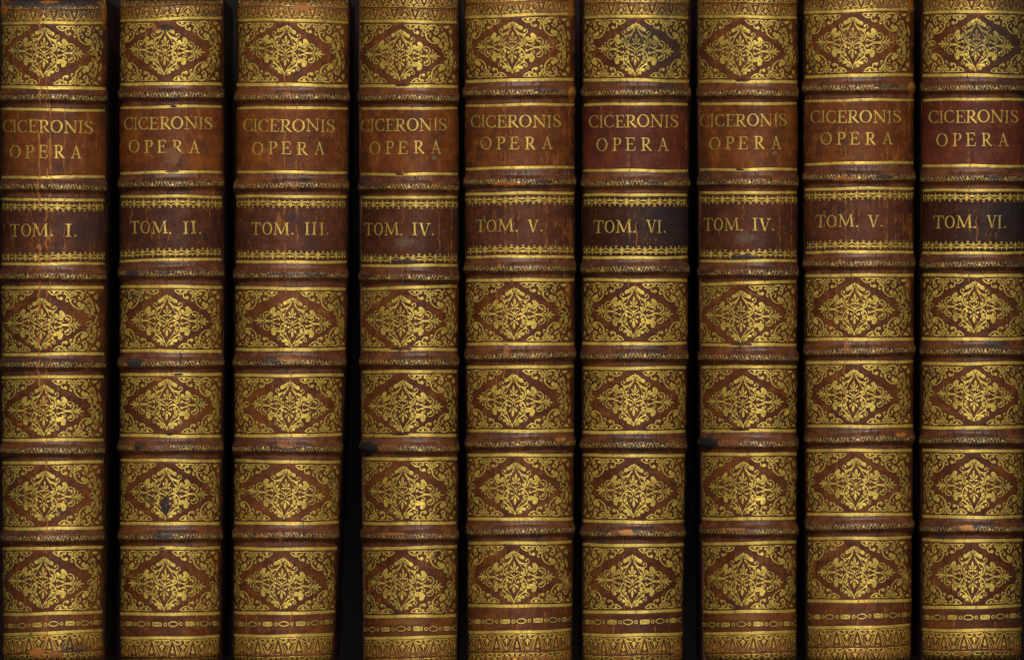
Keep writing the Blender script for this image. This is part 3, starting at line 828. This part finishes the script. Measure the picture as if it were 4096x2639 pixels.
# ------------------------------------------------------------------ colours, wear and marks of each volume
RAWL = (0.33, 0.115, 0.022)
BLK = (0.012, 0.011, 0.014); BLU = (0.024, 0.021, 0.024); TAN = (0.23, 0.12, 0.045)
TORN = (0.16, 0.065, 0.028); OCH = (0.26, 0.11, 0.025)
GRY = (0.11, 0.08, 0.06); OLV = (0.10, 0.09, 0.05)
LOOK = [
 dict(stain=0.55, crack=1.0, scuff=0.25, body=1.0, marks=[
  ('A', 350, 24, 360, 34, (0.022, 0.020, 0.024), .9, .9), ('A', 500, 90, 220, 40, BLU, .6, .35), ('A', 20, 60, 26, 30, RAWL, .8, 1), ('A', 330, 14, 60, 12, RAWL, .7, .9), ('A', 715, 90, 24, 110, RAWL, .7, .9),
  ('A', 620, 240, 100, 55, BLU, .6, .1), ('A', 300, 200, 60, 25, BLU, .5, .3), ('A', 267, 1060, 7, 110, RAWL, .7, 1), ('A', 340, 1040, 7, 130, RAWL, .6, 1), ('A', 436, 1100, 4, 40, RAWL, .6, 1),
  ('B', 600, 90, 110, 100, BLU, .45, 0), ('B', 265, 200, 18, 16, RAWL, .7, 1), ('B', 135, 1410, 26, 9, RAWL, .5, .8), ('C', 430, 520, 50, 28, BLU, .6, .2), ('C', 290, 860, 60, 25, BLU, .4, .2),
  ('C', 250, 1490, 55, 30, RAWL, .85, 1), ('C', 16, 1480, 24, 50, RAWL, .8, 1), ('C', 500, 1455, 90, 45, BLK, .6, .6), ('C', 380, 1500, 60, 20, RAWL, .4, .9), ('C', 690, 1510, 30, 30, RAWL, .6, 1), ('C', 210, 1365, 10, 26, (0.02, 0.06, 0.03), .6, .6)]),
 dict(stain=0.35, crack=0.7, scuff=0.22, body=1.0, marks=[
  ('A', 1160, 22, 330, 20, BLK, .5, .5), ('A', 1440, 90, 70, 26, BLK, .6, .5), ('A', 820, 20, 30, 20, RAWL, .5, .8), ('A', 1135, 190, 46, 22, BLK, .85, .95), ('A', 1180, 1065, 60, 58, TORN, .85, 1), ('A', 1140, 1095, 22, 34, BLK, .35, .5), ('A', 1055, 190, 14, 28, OCH, .8, .9), ('A', 1185, 728, 28, 8, BLK, .8, 1), ('A', 1180, 1172, 50, 8, BLU, .7, .9),
  ('B', 900, 385, 45, 28, BLU, .85, 1), ('B', 920, 990, 60, 36, BLU, .85, 1), ('B', 1410, 130, 26, 20, BLK, .5, .8), ('B', 1130, 376, 70, 14, BLU, .5, .8), ('B', 1080, 1105, 30, 14, OCH, .8, .9), ('B', 1215, 1070, 36, 9, BLK, .9, 1), ('B', 1155, 1477, 26, 9, BLK, .9, 1),
  ('B', 910, 530, 50, 26, BLU, .6, .4), ('C', 945, 75, 42, 30, BLK, .75, .9), ('C', 1090, 90, 105, 16, TORN, .6, .95), ('C', 1130, 485, 34, 62, BLK, .9, .95), ('C', 1040, 455, 36, 18, BLK, .6, .8), ('C', 1110, 688, 80, 20, BLU, .85, 1), ('C', 1365, 745, 56, 24, TORN, .9, 1), ('C', 1105, 772, 26, 6, BLK, .9, 1), ('C', 885, 965, 20, 12, OCH, .6, .9)]),
 dict(stain=0.30, crack=0.8, scuff=0.30, body=1.12, marks=[
  ('A', 2060, 50, 60, 28, RAWL, .75, .95), ('A', 1955, 640, 34, 12, RAWL, .6, .9), ('A', 2010, 1280, 22, 14, RAWL, .8, 1), ('B', 1985, 385, 180, 14, BLK, .6, .8), ('B', 1970, 430, 40, 14, TORN, .6, .5), ('B', 1860, 975, 60, 25, BLU, .85, .9), ('B', 1960, 960, 60, 22, RAWL, .5, .9),
  ('C', 1950, 84, 95, 20, BLK, .7, .9), ('C', 1960, 68, 70, 22, RAWL, .55, .9), ('C', 1780, 690, 50, 10, RAWL, .9, 1), ('C', 1915, 700, 18, 40, RAWL, .6, .9), ('A', 2000, 1490, 40, 28, BLU, .6, .4), ('A', 1905, 1500, 18, 45, RAWL, .4, .8), ('B', 2150, 395, 60, 12, BLK, .6, .8), ('A', 2000, 30, 300, 14, BLU, .3, .3)]),
 dict(stain=0.28, crack=0.45, scuff=0.30, body=1.08, marks=[
  ('A', 350, 582, 46, 11, BLK, .7, .95), ('A', 340, 1190, 34, 8, BLK, .7, .95), ('A', 575, 1078, 18, 13, OLV, .9, 1), ('A', 150, 1265, 95, 12, BLK, .5, .7), ('B', 370, 170, 60, 34, GRY, .6, 0), ('B', 480, 165, 12, 28, BLK, .6, .5), ('B', 370, 300, 100, 14, BLU, .85, .95),
  ('B', 110, 400, 60, 12, BLK, .7, .8), ('B', 340, 405, 62, 16, TORN, .7, .95), ('B', 350, 898, 75, 10, BLK, .7, .95), ('B', 340, 1478, 75, 10, BLK, .7, .95), ('C', 125, 88, 74, 46, BLK, .97, 1), ('C', 270, 85, 80, 24, TORN, .8, 1), ('C', 255, 340, 15, 12, RAWL, .9, 1),
  ('C', 300, 676, 90, 10, RAWL, .6, .95), ('C', 390, 692, 62, 14, TORN, .8, .95), ('C', 600, 810, 22, 18, BLK, .7, .8), ('C', 130, 1040, 9, 50, OCH, .7, .9), ('C', 350, 1275, 140, 22, OCH, .4, 0), ('C', 560, 950, 30, 9, BLK, .4, .3), ('C', 400, 1490, 250, 14, TORN, .5, .6), ('A', 145, 775, 20, 24, BLK, .4, .3)]),
 dict(stain=0.25, crack=0.9, scuff=0.35, body=1.0, marks=[
  ('A', 1090, 25, 150, 12, RAWL, .5, .7), ('A', 1350, 75, 95, 18, TORN, .7, .8), ('A', 1512, 60, 24, 60, RAWL, .7, .9), ('A', 1515, 640, 24, 42, RAWL, .95, 1), ('A', 1350, 622, 95, 11, BLU, .8, .8), ('A', 1050, 1255, 75, 17, RAWL, .9, .9), ('A', 1320, 1240, 66, 15, BLK, .85, .9), ('A', 1170, 1262, 40, 7, RAWL, .8, .9),
  ('A', 1460, 740, 24, 24, BLK, .5, .6), ('A', 880, 925, 20, 10, BLK, .7, .3), ('A', 905, 965, 12, 24, BLK, .6, .6), ('A', 1110, 285, 75, 45, TORN, .3, .45), ('B', 1510, 110, 16, 90, RAWL, .5, .6), ('B', 1020, 330, 9, 15, RAWL, .9, 1), ('B', 1070, 910, 20, 45, RAWL, .6, .8), ('B', 1490, 500, 20, 55, RAWL, .4, .3),
  ('C', 1440, 30, 40, 13, RAWL, .8, .9), ('C', 845, 950, 12, 70, RAWL, .3, .5), ('C', 1270, 1515, 210, 9, RAWL, .6, .8), ('C', 1505, 1510, 30, 20, RAWL, .8, .9), ('C', 950, 95, 14, 18, BLK, .5, .5), ('C', 1240, 560, 14, 5, BLK, .8, 1)]),
 dict(stain=0.50, crack=0.6, scuff=0.18, body=0.92, marks=[
  ('A', 2150, 310, 200, 190, (0.022, 0.017, 0.017), .75, .22), ('A', 1985, 275, 150, 90, (0.026, 0.018, 0.017), .7, .62), ('A', 2200, 60, 140, 50, BLU, .5, .4), ('A', 2080, 1243, 60, 12, BLK, .8, .8), ('B', 2200, 60, 190, 140, (0.016, 0.014, 0.017), .6, 0), ('A', 2160, 1480, 170, 60, (0.016, 0.014, 0.017), .5, 0), ('A', 1690, 1050, 40, 60, BLK, .4, 0), ('A', 1870, 800, 40, 40, BLK, .3, 0), ('C', 1888, 665, 50, 21, (0.42, 0.17, 0.03), 1, 1), ('C', 1815, 668, 30, 16, TORN, .8, .8),
  ('C', 1952, 655, 24, 14, BLU, .9, 1), ('C', 2245, 1508, 34, 26, RAWL, .7, 1), ('B', 2190, 350, 100, 11, BLK, .6, .6), ('C', 1860, 1522, 60, 10, RAWL, .6, .9), ('B', 2195, 1195, 9, 8, BLK, .7, .8), ('A', 2326, 700, 7, 500, RAWL, .4, .6), ('A', 2200, 545, 90, 10, BLU, .5, .4), ('C', 2150, 1510, 200, 14, BLK, .5, .5)]),
]


# long vertical cracks: row, x, wander mm, half-width mm, y from, y to, strength
LINES = [
 [('A', 268, 1.6, 0.34, 0, 2900, .9), ('A', 318, 1.8, 0.26, 500, 4400, .8), ('A', 345, 1.4, 0.34, 700, 2500, .85), ('A', 440, 1.2, 0.16, 700, 1700, .7), ('A', 222, 1.5, 0.16, 900, 1900, .6)],
 [('A', 1150, 1.2, 0.14, 0, 2000, .6), ('A', 1035, 1.5, 0.14, 1150, 2400, .5), ('A', 1130, 1.6, 0.14, 1900, 4400, .6)],
 [('A', 2030, 1.5, 0.26, 600, 2400, .8), ('A', 1945, 1.5, 0.22, 0, 2300, .7), ('A', 1900, 1.5, 0.18, 1800, 3000, .6), ('A', 1985, 1.4, 0.2, 2300, 4400, .7)],
 [('A', 610, 1.4, 0.14, 500, 1900, .6), ('A', 360, 1.4, 0.14, 1100, 2000, .5), ('A', 690, 1.0, 0.2, 1300, 2200, .6)],
 [('A', 1060, 1.6, 0.18, 600, 2700, .8), ('A', 1500, 1.2, 0.22, 650, 1250, .7), ('A', 1345, 1.4, 0.14, 700, 2300, .6), ('A', 1150, 1.6, 0.18, 1200, 4300, .7), ('A', 1000, 1.4, 0.16, 1300, 3000, .6), ('A', 1470, 1.2, 0.16, 1500, 1900, .6)],
 [('A', 1955, 1.4, 0.2, 0, 2400, .75), ('A', 1905, 1.4, 0.2, 1050, 2000, .7), ('A', 2300, 1.0, 0.2, 250, 1500, .7), ('A', 1870, 1.6, 0.16, 2400, 4300, .6)],
]


def col_mul(c, k): return tuple(x * k for x in c)


LABELS = [
 ('calf book lettered TOM. I. in gilt, head end blackened and scuffed, at the far left', None),
 ('calf book lettered TOM. II. with a torn patch under its title', None),
 ('calf book lettered TOM. III., between the TOM. II. book and a TOM. IV. book', None),
 ('calf book lettered TOM. IV. standing directly right of the TOM. III. book', 'calf book lettered TOM. IV. standing directly right of a TOM. VI. book'),
 ('calf book lettered TOM. V., the one nearer the middle of the row', 'calf book lettered TOM. V., second from the right end of the row'),
 ('darker red calf book lettered TOM. VI., standing between a TOM. V. and a TOM. IV.', 'darker red calf book lettered TOM. VI. at the far right end of the row'),
]


def tag(o, label, cat, group):
    o['label'] = label; o['category'] = cat; o['group'] = group


def build_book(i, b):
    lk = LOOK[i]; sp = Spine(b, 11 + i * 3)
    x0 = b['x0']
    root = bpy.data.objects.new('leather_bound_book', None); C.objects.link(root)
    root.location = ((sp.ox - CX0) * PX, 0, 0)
    root.empty_display_size = 0.01
    tag(root, LABELS[i][0], 'book', 'gilt leather volumes standing side by side')

    mk = []
    for (row, mx, my, rx, ry, c, amt, lose) in lk['marks']:
        mx = x0 + mx * K; my = YO[row] + my * K
        mk.append(((mx - sp.ox) * PX * 1000, -(my - CY0) * PX * 1000, rx * K * PX * 1000, ry * K * PX * 1000, c, amt, lose))
    lines = []
    for (row, lx, amp, wd, ya, yb, st_) in LINES[i]:
        py = lambda v: -((YO[row] + v * K) - CY0) * PX * 1000
        lines.append(((x0 + lx * K - sp.ox) * PX * 1000, amp, wd, py(yb), py(ya), st_))
    bd = lk['body'] * 0.72
    base = dict(seed=i + 1, dark=col_mul((0.085, 0.021, 0.007), bd), mid=col_mul((0.178, 0.054, 0.014), bd), light=col_mul((0.235, 0.100, 0.022), bd),
                raw=RAWL, stain=lk['stain'], crack=lk['crack'], scuff=0.10, rough=0.34, marks=mk, lines=lines)
    band = dict(base, scuff=lk['scuff'] + 0.32, stain=lk['stain'] + 0.35, rough=0.32, bump=1.0, spec=0.50, light=col_mul((0.22, 0.085, 0.032), bd))
    tk = [0.74, 0.80, 0.86, 0.78, 0.72, 0.70][i]
    title = dict(base, dark=col_mul((0.115, 0.030, 0.008), tk), mid=col_mul((0.205, 0.058, 0.012), tk), light=col_mul((0.250, 0.092, 0.018), tk), stain=lk['stain'] * 0.45 + 0.05, scuff=0.04)
    if i == 5: title.update(dark=(0.060, 0.013, 0.007), mid=(0.108, 0.023, 0.010), light=(0.135, 0.038, 0.015))
    vk = [1, .95, 1, .85, 1, .50][i]
    vol = dict(base, dark=col_mul((0.062, 0.019, 0.010), bd * vk), mid=col_mul((0.122, 0.036, 0.016), bd * vk), light=col_mul((0.155, 0.058, 0.026), bd * vk), stain=lk['stain'] * 0.8 + .1)
    M = {k: mat_leather('calf_%s_%s' % (k, b['num']), p) for k, p in (('panel', base), ('band', band), ('title', title), ('volume', vol))}
    impr = mat_leather('tool_impression_%s' % b['num'], dict(base, dark=(0.035, 0.014, 0.010), mid=(0.060, 0.022, 0.013), light=(0.075, 0.03, 0.017)))
    imprb = mat_leather('band_impression_%s' % b['num'], dict(band, dark=(0.012, 0.009, 0.009), mid=col_mul((0.035, 0.018, 0.013), [.7, .7, 1.3, 1.4, 1.4, .6][i]), light=col_mul((0.06, 0.028, 0.02), [.7, .7, 1.3, 1.4, 1.4, .6][i]), spec=0.4))
    gold = mat_gold('gold_leaf_%s' % b['num'], base, 0.36)
    gfil = mat_gold('gold_fillet_%s' % b['num'], base, 0.22, (0.68, 0.495, 0.105))
    glet = mat_gold('gold_letters_%s' % b['num'], title, 0.38, (0.60, 0.43, 0.090))
    gbnd = mat_gold('gold_band_roll_%s' % b['num'], dict(band, stain=0.2), 0.30, (0.66, 0.48, 0.13))
    gend = mat_gold('gold_head_roll_%s' % b['num'], base, 0.50, (0.62, 0.43, 0.09))
    gtail = mat_gold('gold_tail_roll_%s' % b['num'], base, 0.32, (0.70, 0.49, 0.085))

    ln = sp.line
    edge = lambda yv: (lambda x: np.full(np.shape(x), float(yv)))
    gl = lambda k: (lambda x: ln(k, x))
    fw = 12.0

    hp = patch(sp, 'head_panel', edge(sp.top), gl('g0'), 26, [M['panel']], root)
    fillet(sp, 'g0', fw * .8, [gfil], hp)
    panels = [('g0', 'g1'), ('g6', 'g7'), ('g8', 'g9'), ('g10', 'g11'), ('g12', 'g13')]
    bandl = [('g1', 'g2'), ('g3', 'g4'), ('g5', 'g6'), ('g7', 'g8'), ('g9', 'g10'), ('g11', 'g12')]
    rs = random.Random(i * 7 + 1)
    for n, (ga, gb) in enumerate(panels):
        pn = patch(sp, 'spine_panel', gl(ga), gl(gb), 60, [M['panel']], root)
        if ga != 'g0': fillet(sp, ga, fw, [gfil], pn)
        fillet(sp, gb, fw, [gfil], pn)
        row, xl, xc, xr, yt, yb, yl, yr = b['loz'][n]
        yo = YO[row]
        xl, xc, xr = x0 + xl * K, x0 + xc * K, x0 + xr * K
        yt, yb, yl, yr = (yo + v * K for v in (yt, yb, yl, yr))
        ang = math.atan2(yr - yl, xr - xl); cy, hh = (yt + yb) / 2, (yb - yt) / 2
        fwob = rs.uniform(0, 6.28)

        def fx(x, y, xl=xl, xc=xc, xr=xr, cy=cy, hh=hh, ang=ang, fwob=fwob):
            X = np.where(x > 0, x / 612 * (xr - xc), x / 612 * (xc - xl)); Y = y / 405 * hh
            X = X + 1.2 * np.sin(Y / 30 + fwob); Y = Y + 1.2 * np.sin(X / 40 + fwob * 2)
            return xc + X * math.cos(ang) * 1.0 - Y * math.sin(ang) * 0.6, cy + X * math.sin(ang) + Y
        place(sp, T_LOZ, fx, 'lozenge_ornament', [gold, impr], pn)
        for q, tx in enumerate(b['tips'][n]):
            sgx = -1 if q in (0, 2) else 1; topc = q < 2
            tx = x0 + tx * K
            gk = ga if topc else gb
            kx = rs.uniform(0.97, 1.03)

            def fc(x, y, tx=tx, sgx=sgx, topc=topc, gk=gk, kx=kx):
                y0 = ln(gk, tx); yy0 = y0 + (11.5 if topc else -11.5)
                a = sp.to_arc(np.array([tx]), np.array([y0]))[0] + sgx * x * RAW * kx
                Y = yy0 + (1 if topc else -1) * y * RAW * 0.97
                X, sv = sp.from_arc(a, Y)
                Y = Y + (ln(gk, X) - y0) * 0.8
                return X, Y
            place(sp, T_COR, fc, 'corner_ornament', [gold, impr], pn)
        for sgx, dist in ((1, 300), (-1, 272)):
            def fs(x, y, sgx=sgx, dist=dist, xc=xc, cy=cy):
                tx = xc + sgx * dist * K
                a = sp.to_arc(np.array([tx]), np.array([cy]))[0] + sgx * x * RAW
                Y = cy + y * RAW + sgx * 4 - 3
                X, sv = sp.from_arc(a, Y)
                return X, Y
            place(sp, T_SIDE, fs, 'side_ornament', [gold, impr], pn)
    for n, (ga, gb) in enumerate(bandl):
        bn = patch(sp, 'raised_band', gl(ga), gl(gb), 56, [M['band']], root)
        bk = 'b%d' % (n + 1)
        yc = sum(sp.ln[bk]) / 2
        tot = 2 * sp.arc[-1] * (sp.Rp[1] - sp.Lp[1]) / 2

        def fb(x, y, bk=bk, yc=yc, tot=tot):
            a = x * RAW * 1.28 - tot / 2
            X, sv = sp.from_arc(a, np.full(np.shape(a), yc))
            return X, ln(bk, X) + 2.0 + y * RAW * 0.94
        place(sp, tool_roll_band(tot / RAW / 1.28, i * 10 + n), fb, 'gilt_roll', [gbnd, imprb], bn, lim=0.985, hscale=0.8)

    # title label
    tl = patch(sp, 'title_label', gl('g2'), gl('g3'), 56, [M['title']], root)
    fillet(sp, 'g2', fw * .85, [gfil], tl); fillet(sp, 'g3', fw * .9, [gfil], tl)

    def word(chars, spans, xa, xb, ya, yb, hgt, row, parent, jit=True):
        """one mesh for a line of lettering; spans: fractions (start, end) of the width"""
        V = []; F = []; MI = []; Z = []
        for c, (a, e) in zip(chars, spans):
            v, f, m, z = G(c)
            wv = v.copy()
            wd = (e - a) * (xb - xa)
            sx = x0 + (xa + a * (xb - xa)) * K
            sy = YO[row] + (ya + (yb - ya) * (a + e) / 2) * K + (rs.uniform(-1.6, 1.6) if jit else 0)
            tilt = rs.uniform(-0.03, 0.03) if jit else 0
            X = wv[:, 0] * wd * K; Y = wv[:, 1] * hgt * K
            wv[:, 0] = sx + X - tilt * Y; wv[:, 1] = sy + Y + tilt * X
            o = sum(len(q) for q in V)
            V.append(wv); F += [tuple(o + j for j in q) for q in f]; MI += m; Z.append(z)
        return place(sp, (np.concatenate(V), F, MI, np.concatenate(Z)), lambda x, y: (x, y), 'lettering', [glet, impr], parent, hscale=0.7)

    cx = b['cic']
    word('CICERONIS', [(0, .112), (.115, .162), (.167, .283), (.293, .398), (.405, .535), (.539, .676), (.688, .838), (.848, .898), (.908, 1.0)], cx[0], cx[1], cx[2], cx[3], cx[4], 'A', tl)
    cx = b['ope']
    word('OPERA', [(0, .155), (.22, .345), (.40, .535), (.615, .765), (.855, 1.0)], cx[0], cx[1], cx[2], cx[3], cx[4], 'A', tl)

    # volume label
    vl = patch(sp, 'volume_label', gl('g4'), gl('g5'), 56, [M['volume']], root)
    fillet(sp, 'g4', fw * .9, [gfil], vl); fillet(sp, 'g5', fw * .9, [gfil], vl)
    t = b['tom']
    word('TOM.', [(0, .235), (.27, .51), (.54, .94), (.985, 1.045)], t[0], t[1], t[2], t[2], t[3], 'B', vl)
    r = b['rom']; num = b['num']
    sp_ = {'I': [(0, 1)], 'II': [(0, .44), (.56, 1)], 'III': [(0, .27), (.365, .635), (.73, 1)], 'IV': [(0, .29), (.38, 1)], 'V': [(0, 1)], 'VI': [(0, .66), (.70, 1)]}[num]
    word(num, sp_, r[0], r[1], t[2] + 1, t[2] + 1, t[3], 'B', vl)
    word('.', [(0, 1)], r[2] - 7, r[2] + 7, t[2] + 1, t[2] + 1, t[3], 'B', vl)
    for gk, sg in (('g4', 1), ('g5', -1)):
        tot = 2 * sp.arc[-1] * (sp.Rp[1] - sp.Lp[1]) / 2
        yc = sum(sp.ln[gk]) / 2

        def fbo(x, y, gk=gk, sg=sg, yc=yc, tot=tot):
            a = x * (46.0 / 165) - tot / 2
            X, sv = sp.from_arc(a, np.full(np.shape(a), yc))
            return X, ln(gk, X) + sg * (10 + y * 0.275)
        place(sp, tool_border(tot / 46 * 165, rs.uniform(-160, 0)), fbo, 'scalloped_border', [gold, impr], vl)

    # tail strip with the chain and tail panel
    ts = patch(sp, 'tail_strip', gl('g13'), gl('g14'), 24, [M['panel']], root)
    fillet(sp, 'g14', fw * .95, [gfil], ts)
    tot = 2 * sp.arc[-1] * (sp.Rp[1] - sp.Lp[1]) / 2

    def fch(x, y):
        a = x * (133.0 / 375) - tot / 2
        X, sv = sp.from_arc(a, np.full(np.shape(a), sum(sp.ln['ch']) / 2))
        return X, ln('ch', X) + y * 0.36
    place(sp, tool_chain(tot / 133 * 375, rs.uniform(-300, 0)), fch, 'gilt_chain', [gold, impr], ts)
    tp = patch(sp, 'tail_panel', gl('g14'), edge(sp.bot), 34, [M['panel']], root)

    def ffan(key, sg, y0, ky, ph):
        def f(x, y):
            a = x * (84.0 / 300) - tot / 2
            X, sv = sp.from_arc(a, np.full(np.shape(a), sum(sp.ln[key]) / 2))
            return X, ln(key, X) + sg * (y0 + y * ky)
        return f
    ph = rs.uniform(-200, 0)
    place(sp, tool_fan(tot / 84 * 300, ph), ffan('g14', 1, 8, 0.30, 0), 'palmette_roll', [gtail, impr], tp)
    place(sp, tool_fan(tot / 84 * 300, ph + 120), ffan('g14', 1, 82, 0.28, 0), 'palmette_roll', [gtail, impr], tp)
    hgt = sum(sp.ln['g0']) / 2 - sp.top
    place(sp, tool_fan(tot / 84 * 300, ph + 60), ffan('g0', -1, 5, 0.205, 0), 'palmette_roll', [gend, impr], hp)
    place(sp, tool_fan(tot / 84 * 300, ph + 190), ffan('g0', -1, 57, 0.2, 0), 'palmette_roll', [gend, impr], hp)

    # boards, joints and text block (they run down to the table behind the spines)
    Lm = (min(sp.Lp) - sp.ox) * PX; Rm = (max(sp.Rp) - sp.ox) * PX
    yT = -(sp.top - 6 - CY0) * PX; yB = -(sp.bot + 6 - CY0) * PX
    brd = mat_leather('board_calf_%s' % b['num'], dict(base, dark=(0.03, 0.011, 0.007), mid=(0.07, 0.024, 0.012), light=(0.09, 0.035, 0.016), scuff=0.30, marks=[], lines=[], rough=.5))
    th = 0.0030
    def board(side):
        # follows the slightly converging sides of the spine
        n = 24; co = []; f = []
        ys = np.linspace(sp.top - 6, sp.bot + 6, n)
        px = np.interp(ys, [0, 1320, 2639], sp.Rp if side > 0 else sp.Lp)
        xo = (px - sp.ox) * PX + side * 0.0001
        zt = ZT - 0.0150
        prof = [(0.0, 0.0), (0.0, zt - 0.0012), (-0.0004, zt - 0.0003), (-0.0012, zt), (-0.0022, zt - 0.0003), (-th, zt - 0.0012), (-th, 0.0)]
        for a in range(n):
            for (dx, zz) in prof:
                co.append((xo[a] + side * dx, -(ys[a] - CY0) * PX, zz))
        k = len(prof)
        for a in range(n - 1):
            for j in range(k - 1):
                q = (a * k + j, a * k + j + 1, (a + 1) * k + j + 1, (a + 1) * k + j)
                f.append(q if side < 0 else q[::-1])
        f.append(tuple(range(k))); f.append(tuple((n - 1) * k + j for j in range(k)))
        o = mesh_obj('front_board' if side > 0 else 'back_board', co, f, [brd], None, root, smooth=False)
        if i > 2 and side < 0: return
        # gilt line along the board beside the joint
        co = []; f = []
        m = 160
        ys = np.linspace(sp.top, sp.bot, m)
        px = np.interp(ys, [0, 1320, 2639], sp.Rp if side > 0 else sp.Lp)
        xo = (px - sp.ox) * PX + side * 0.0001
        for a in range(m):
            for dx, zz in ((-0.00066, zt - 0.00006), (-0.00078, zt - 0.00002)):
                co.append((xo[a] + side * dx, -(ys[a] - CY0) * PX, zz))
        f = [(2 * a, 2 * a + 1, 2 * a + 3, 2 * a + 2) for a in range(m - 1)]
        mesh_obj('gilt_line', co, f, [gbnd], None, o)
    board(1); board(-1)
    box('page_block', Lm + 0.004, Rm - 0.006, yB + 0.004, yT - 0.004, 0.004, ZT - 0.0165, M_PAGES, root, 0)
    return root


# ------------------------------------------------------------------ the black table the volumes stand on
bpy.ops.mesh.primitive_plane_add(size=3.0, location=(0, 0, -0.001))
tb = bpy.context.object; tb.name = 'black_ground'; tb['kind'] = 'structure'
tb.data.materials.append(M_CLOTH)

roots = [build_book(i, b) for i, b in enumerate(BOOKS)]


def copy_book(r, dx, dy, label):
    n = r.copy(); C.objects.link(n); n.location = (r.location.x + dx * PX, r.location.y - dy * PX, 0)
    n['label'] = label
    for ch in list(r.children):
        c = ch.copy(); C.objects.link(c); c.parent = n
        for g in list(ch.children):
            d = g.copy(); C.objects.link(d); d.parent = c


for i in (3, 4, 5):
    copy_book(roots[i], COPY_DX, COPY_DY, LABELS[i][1])
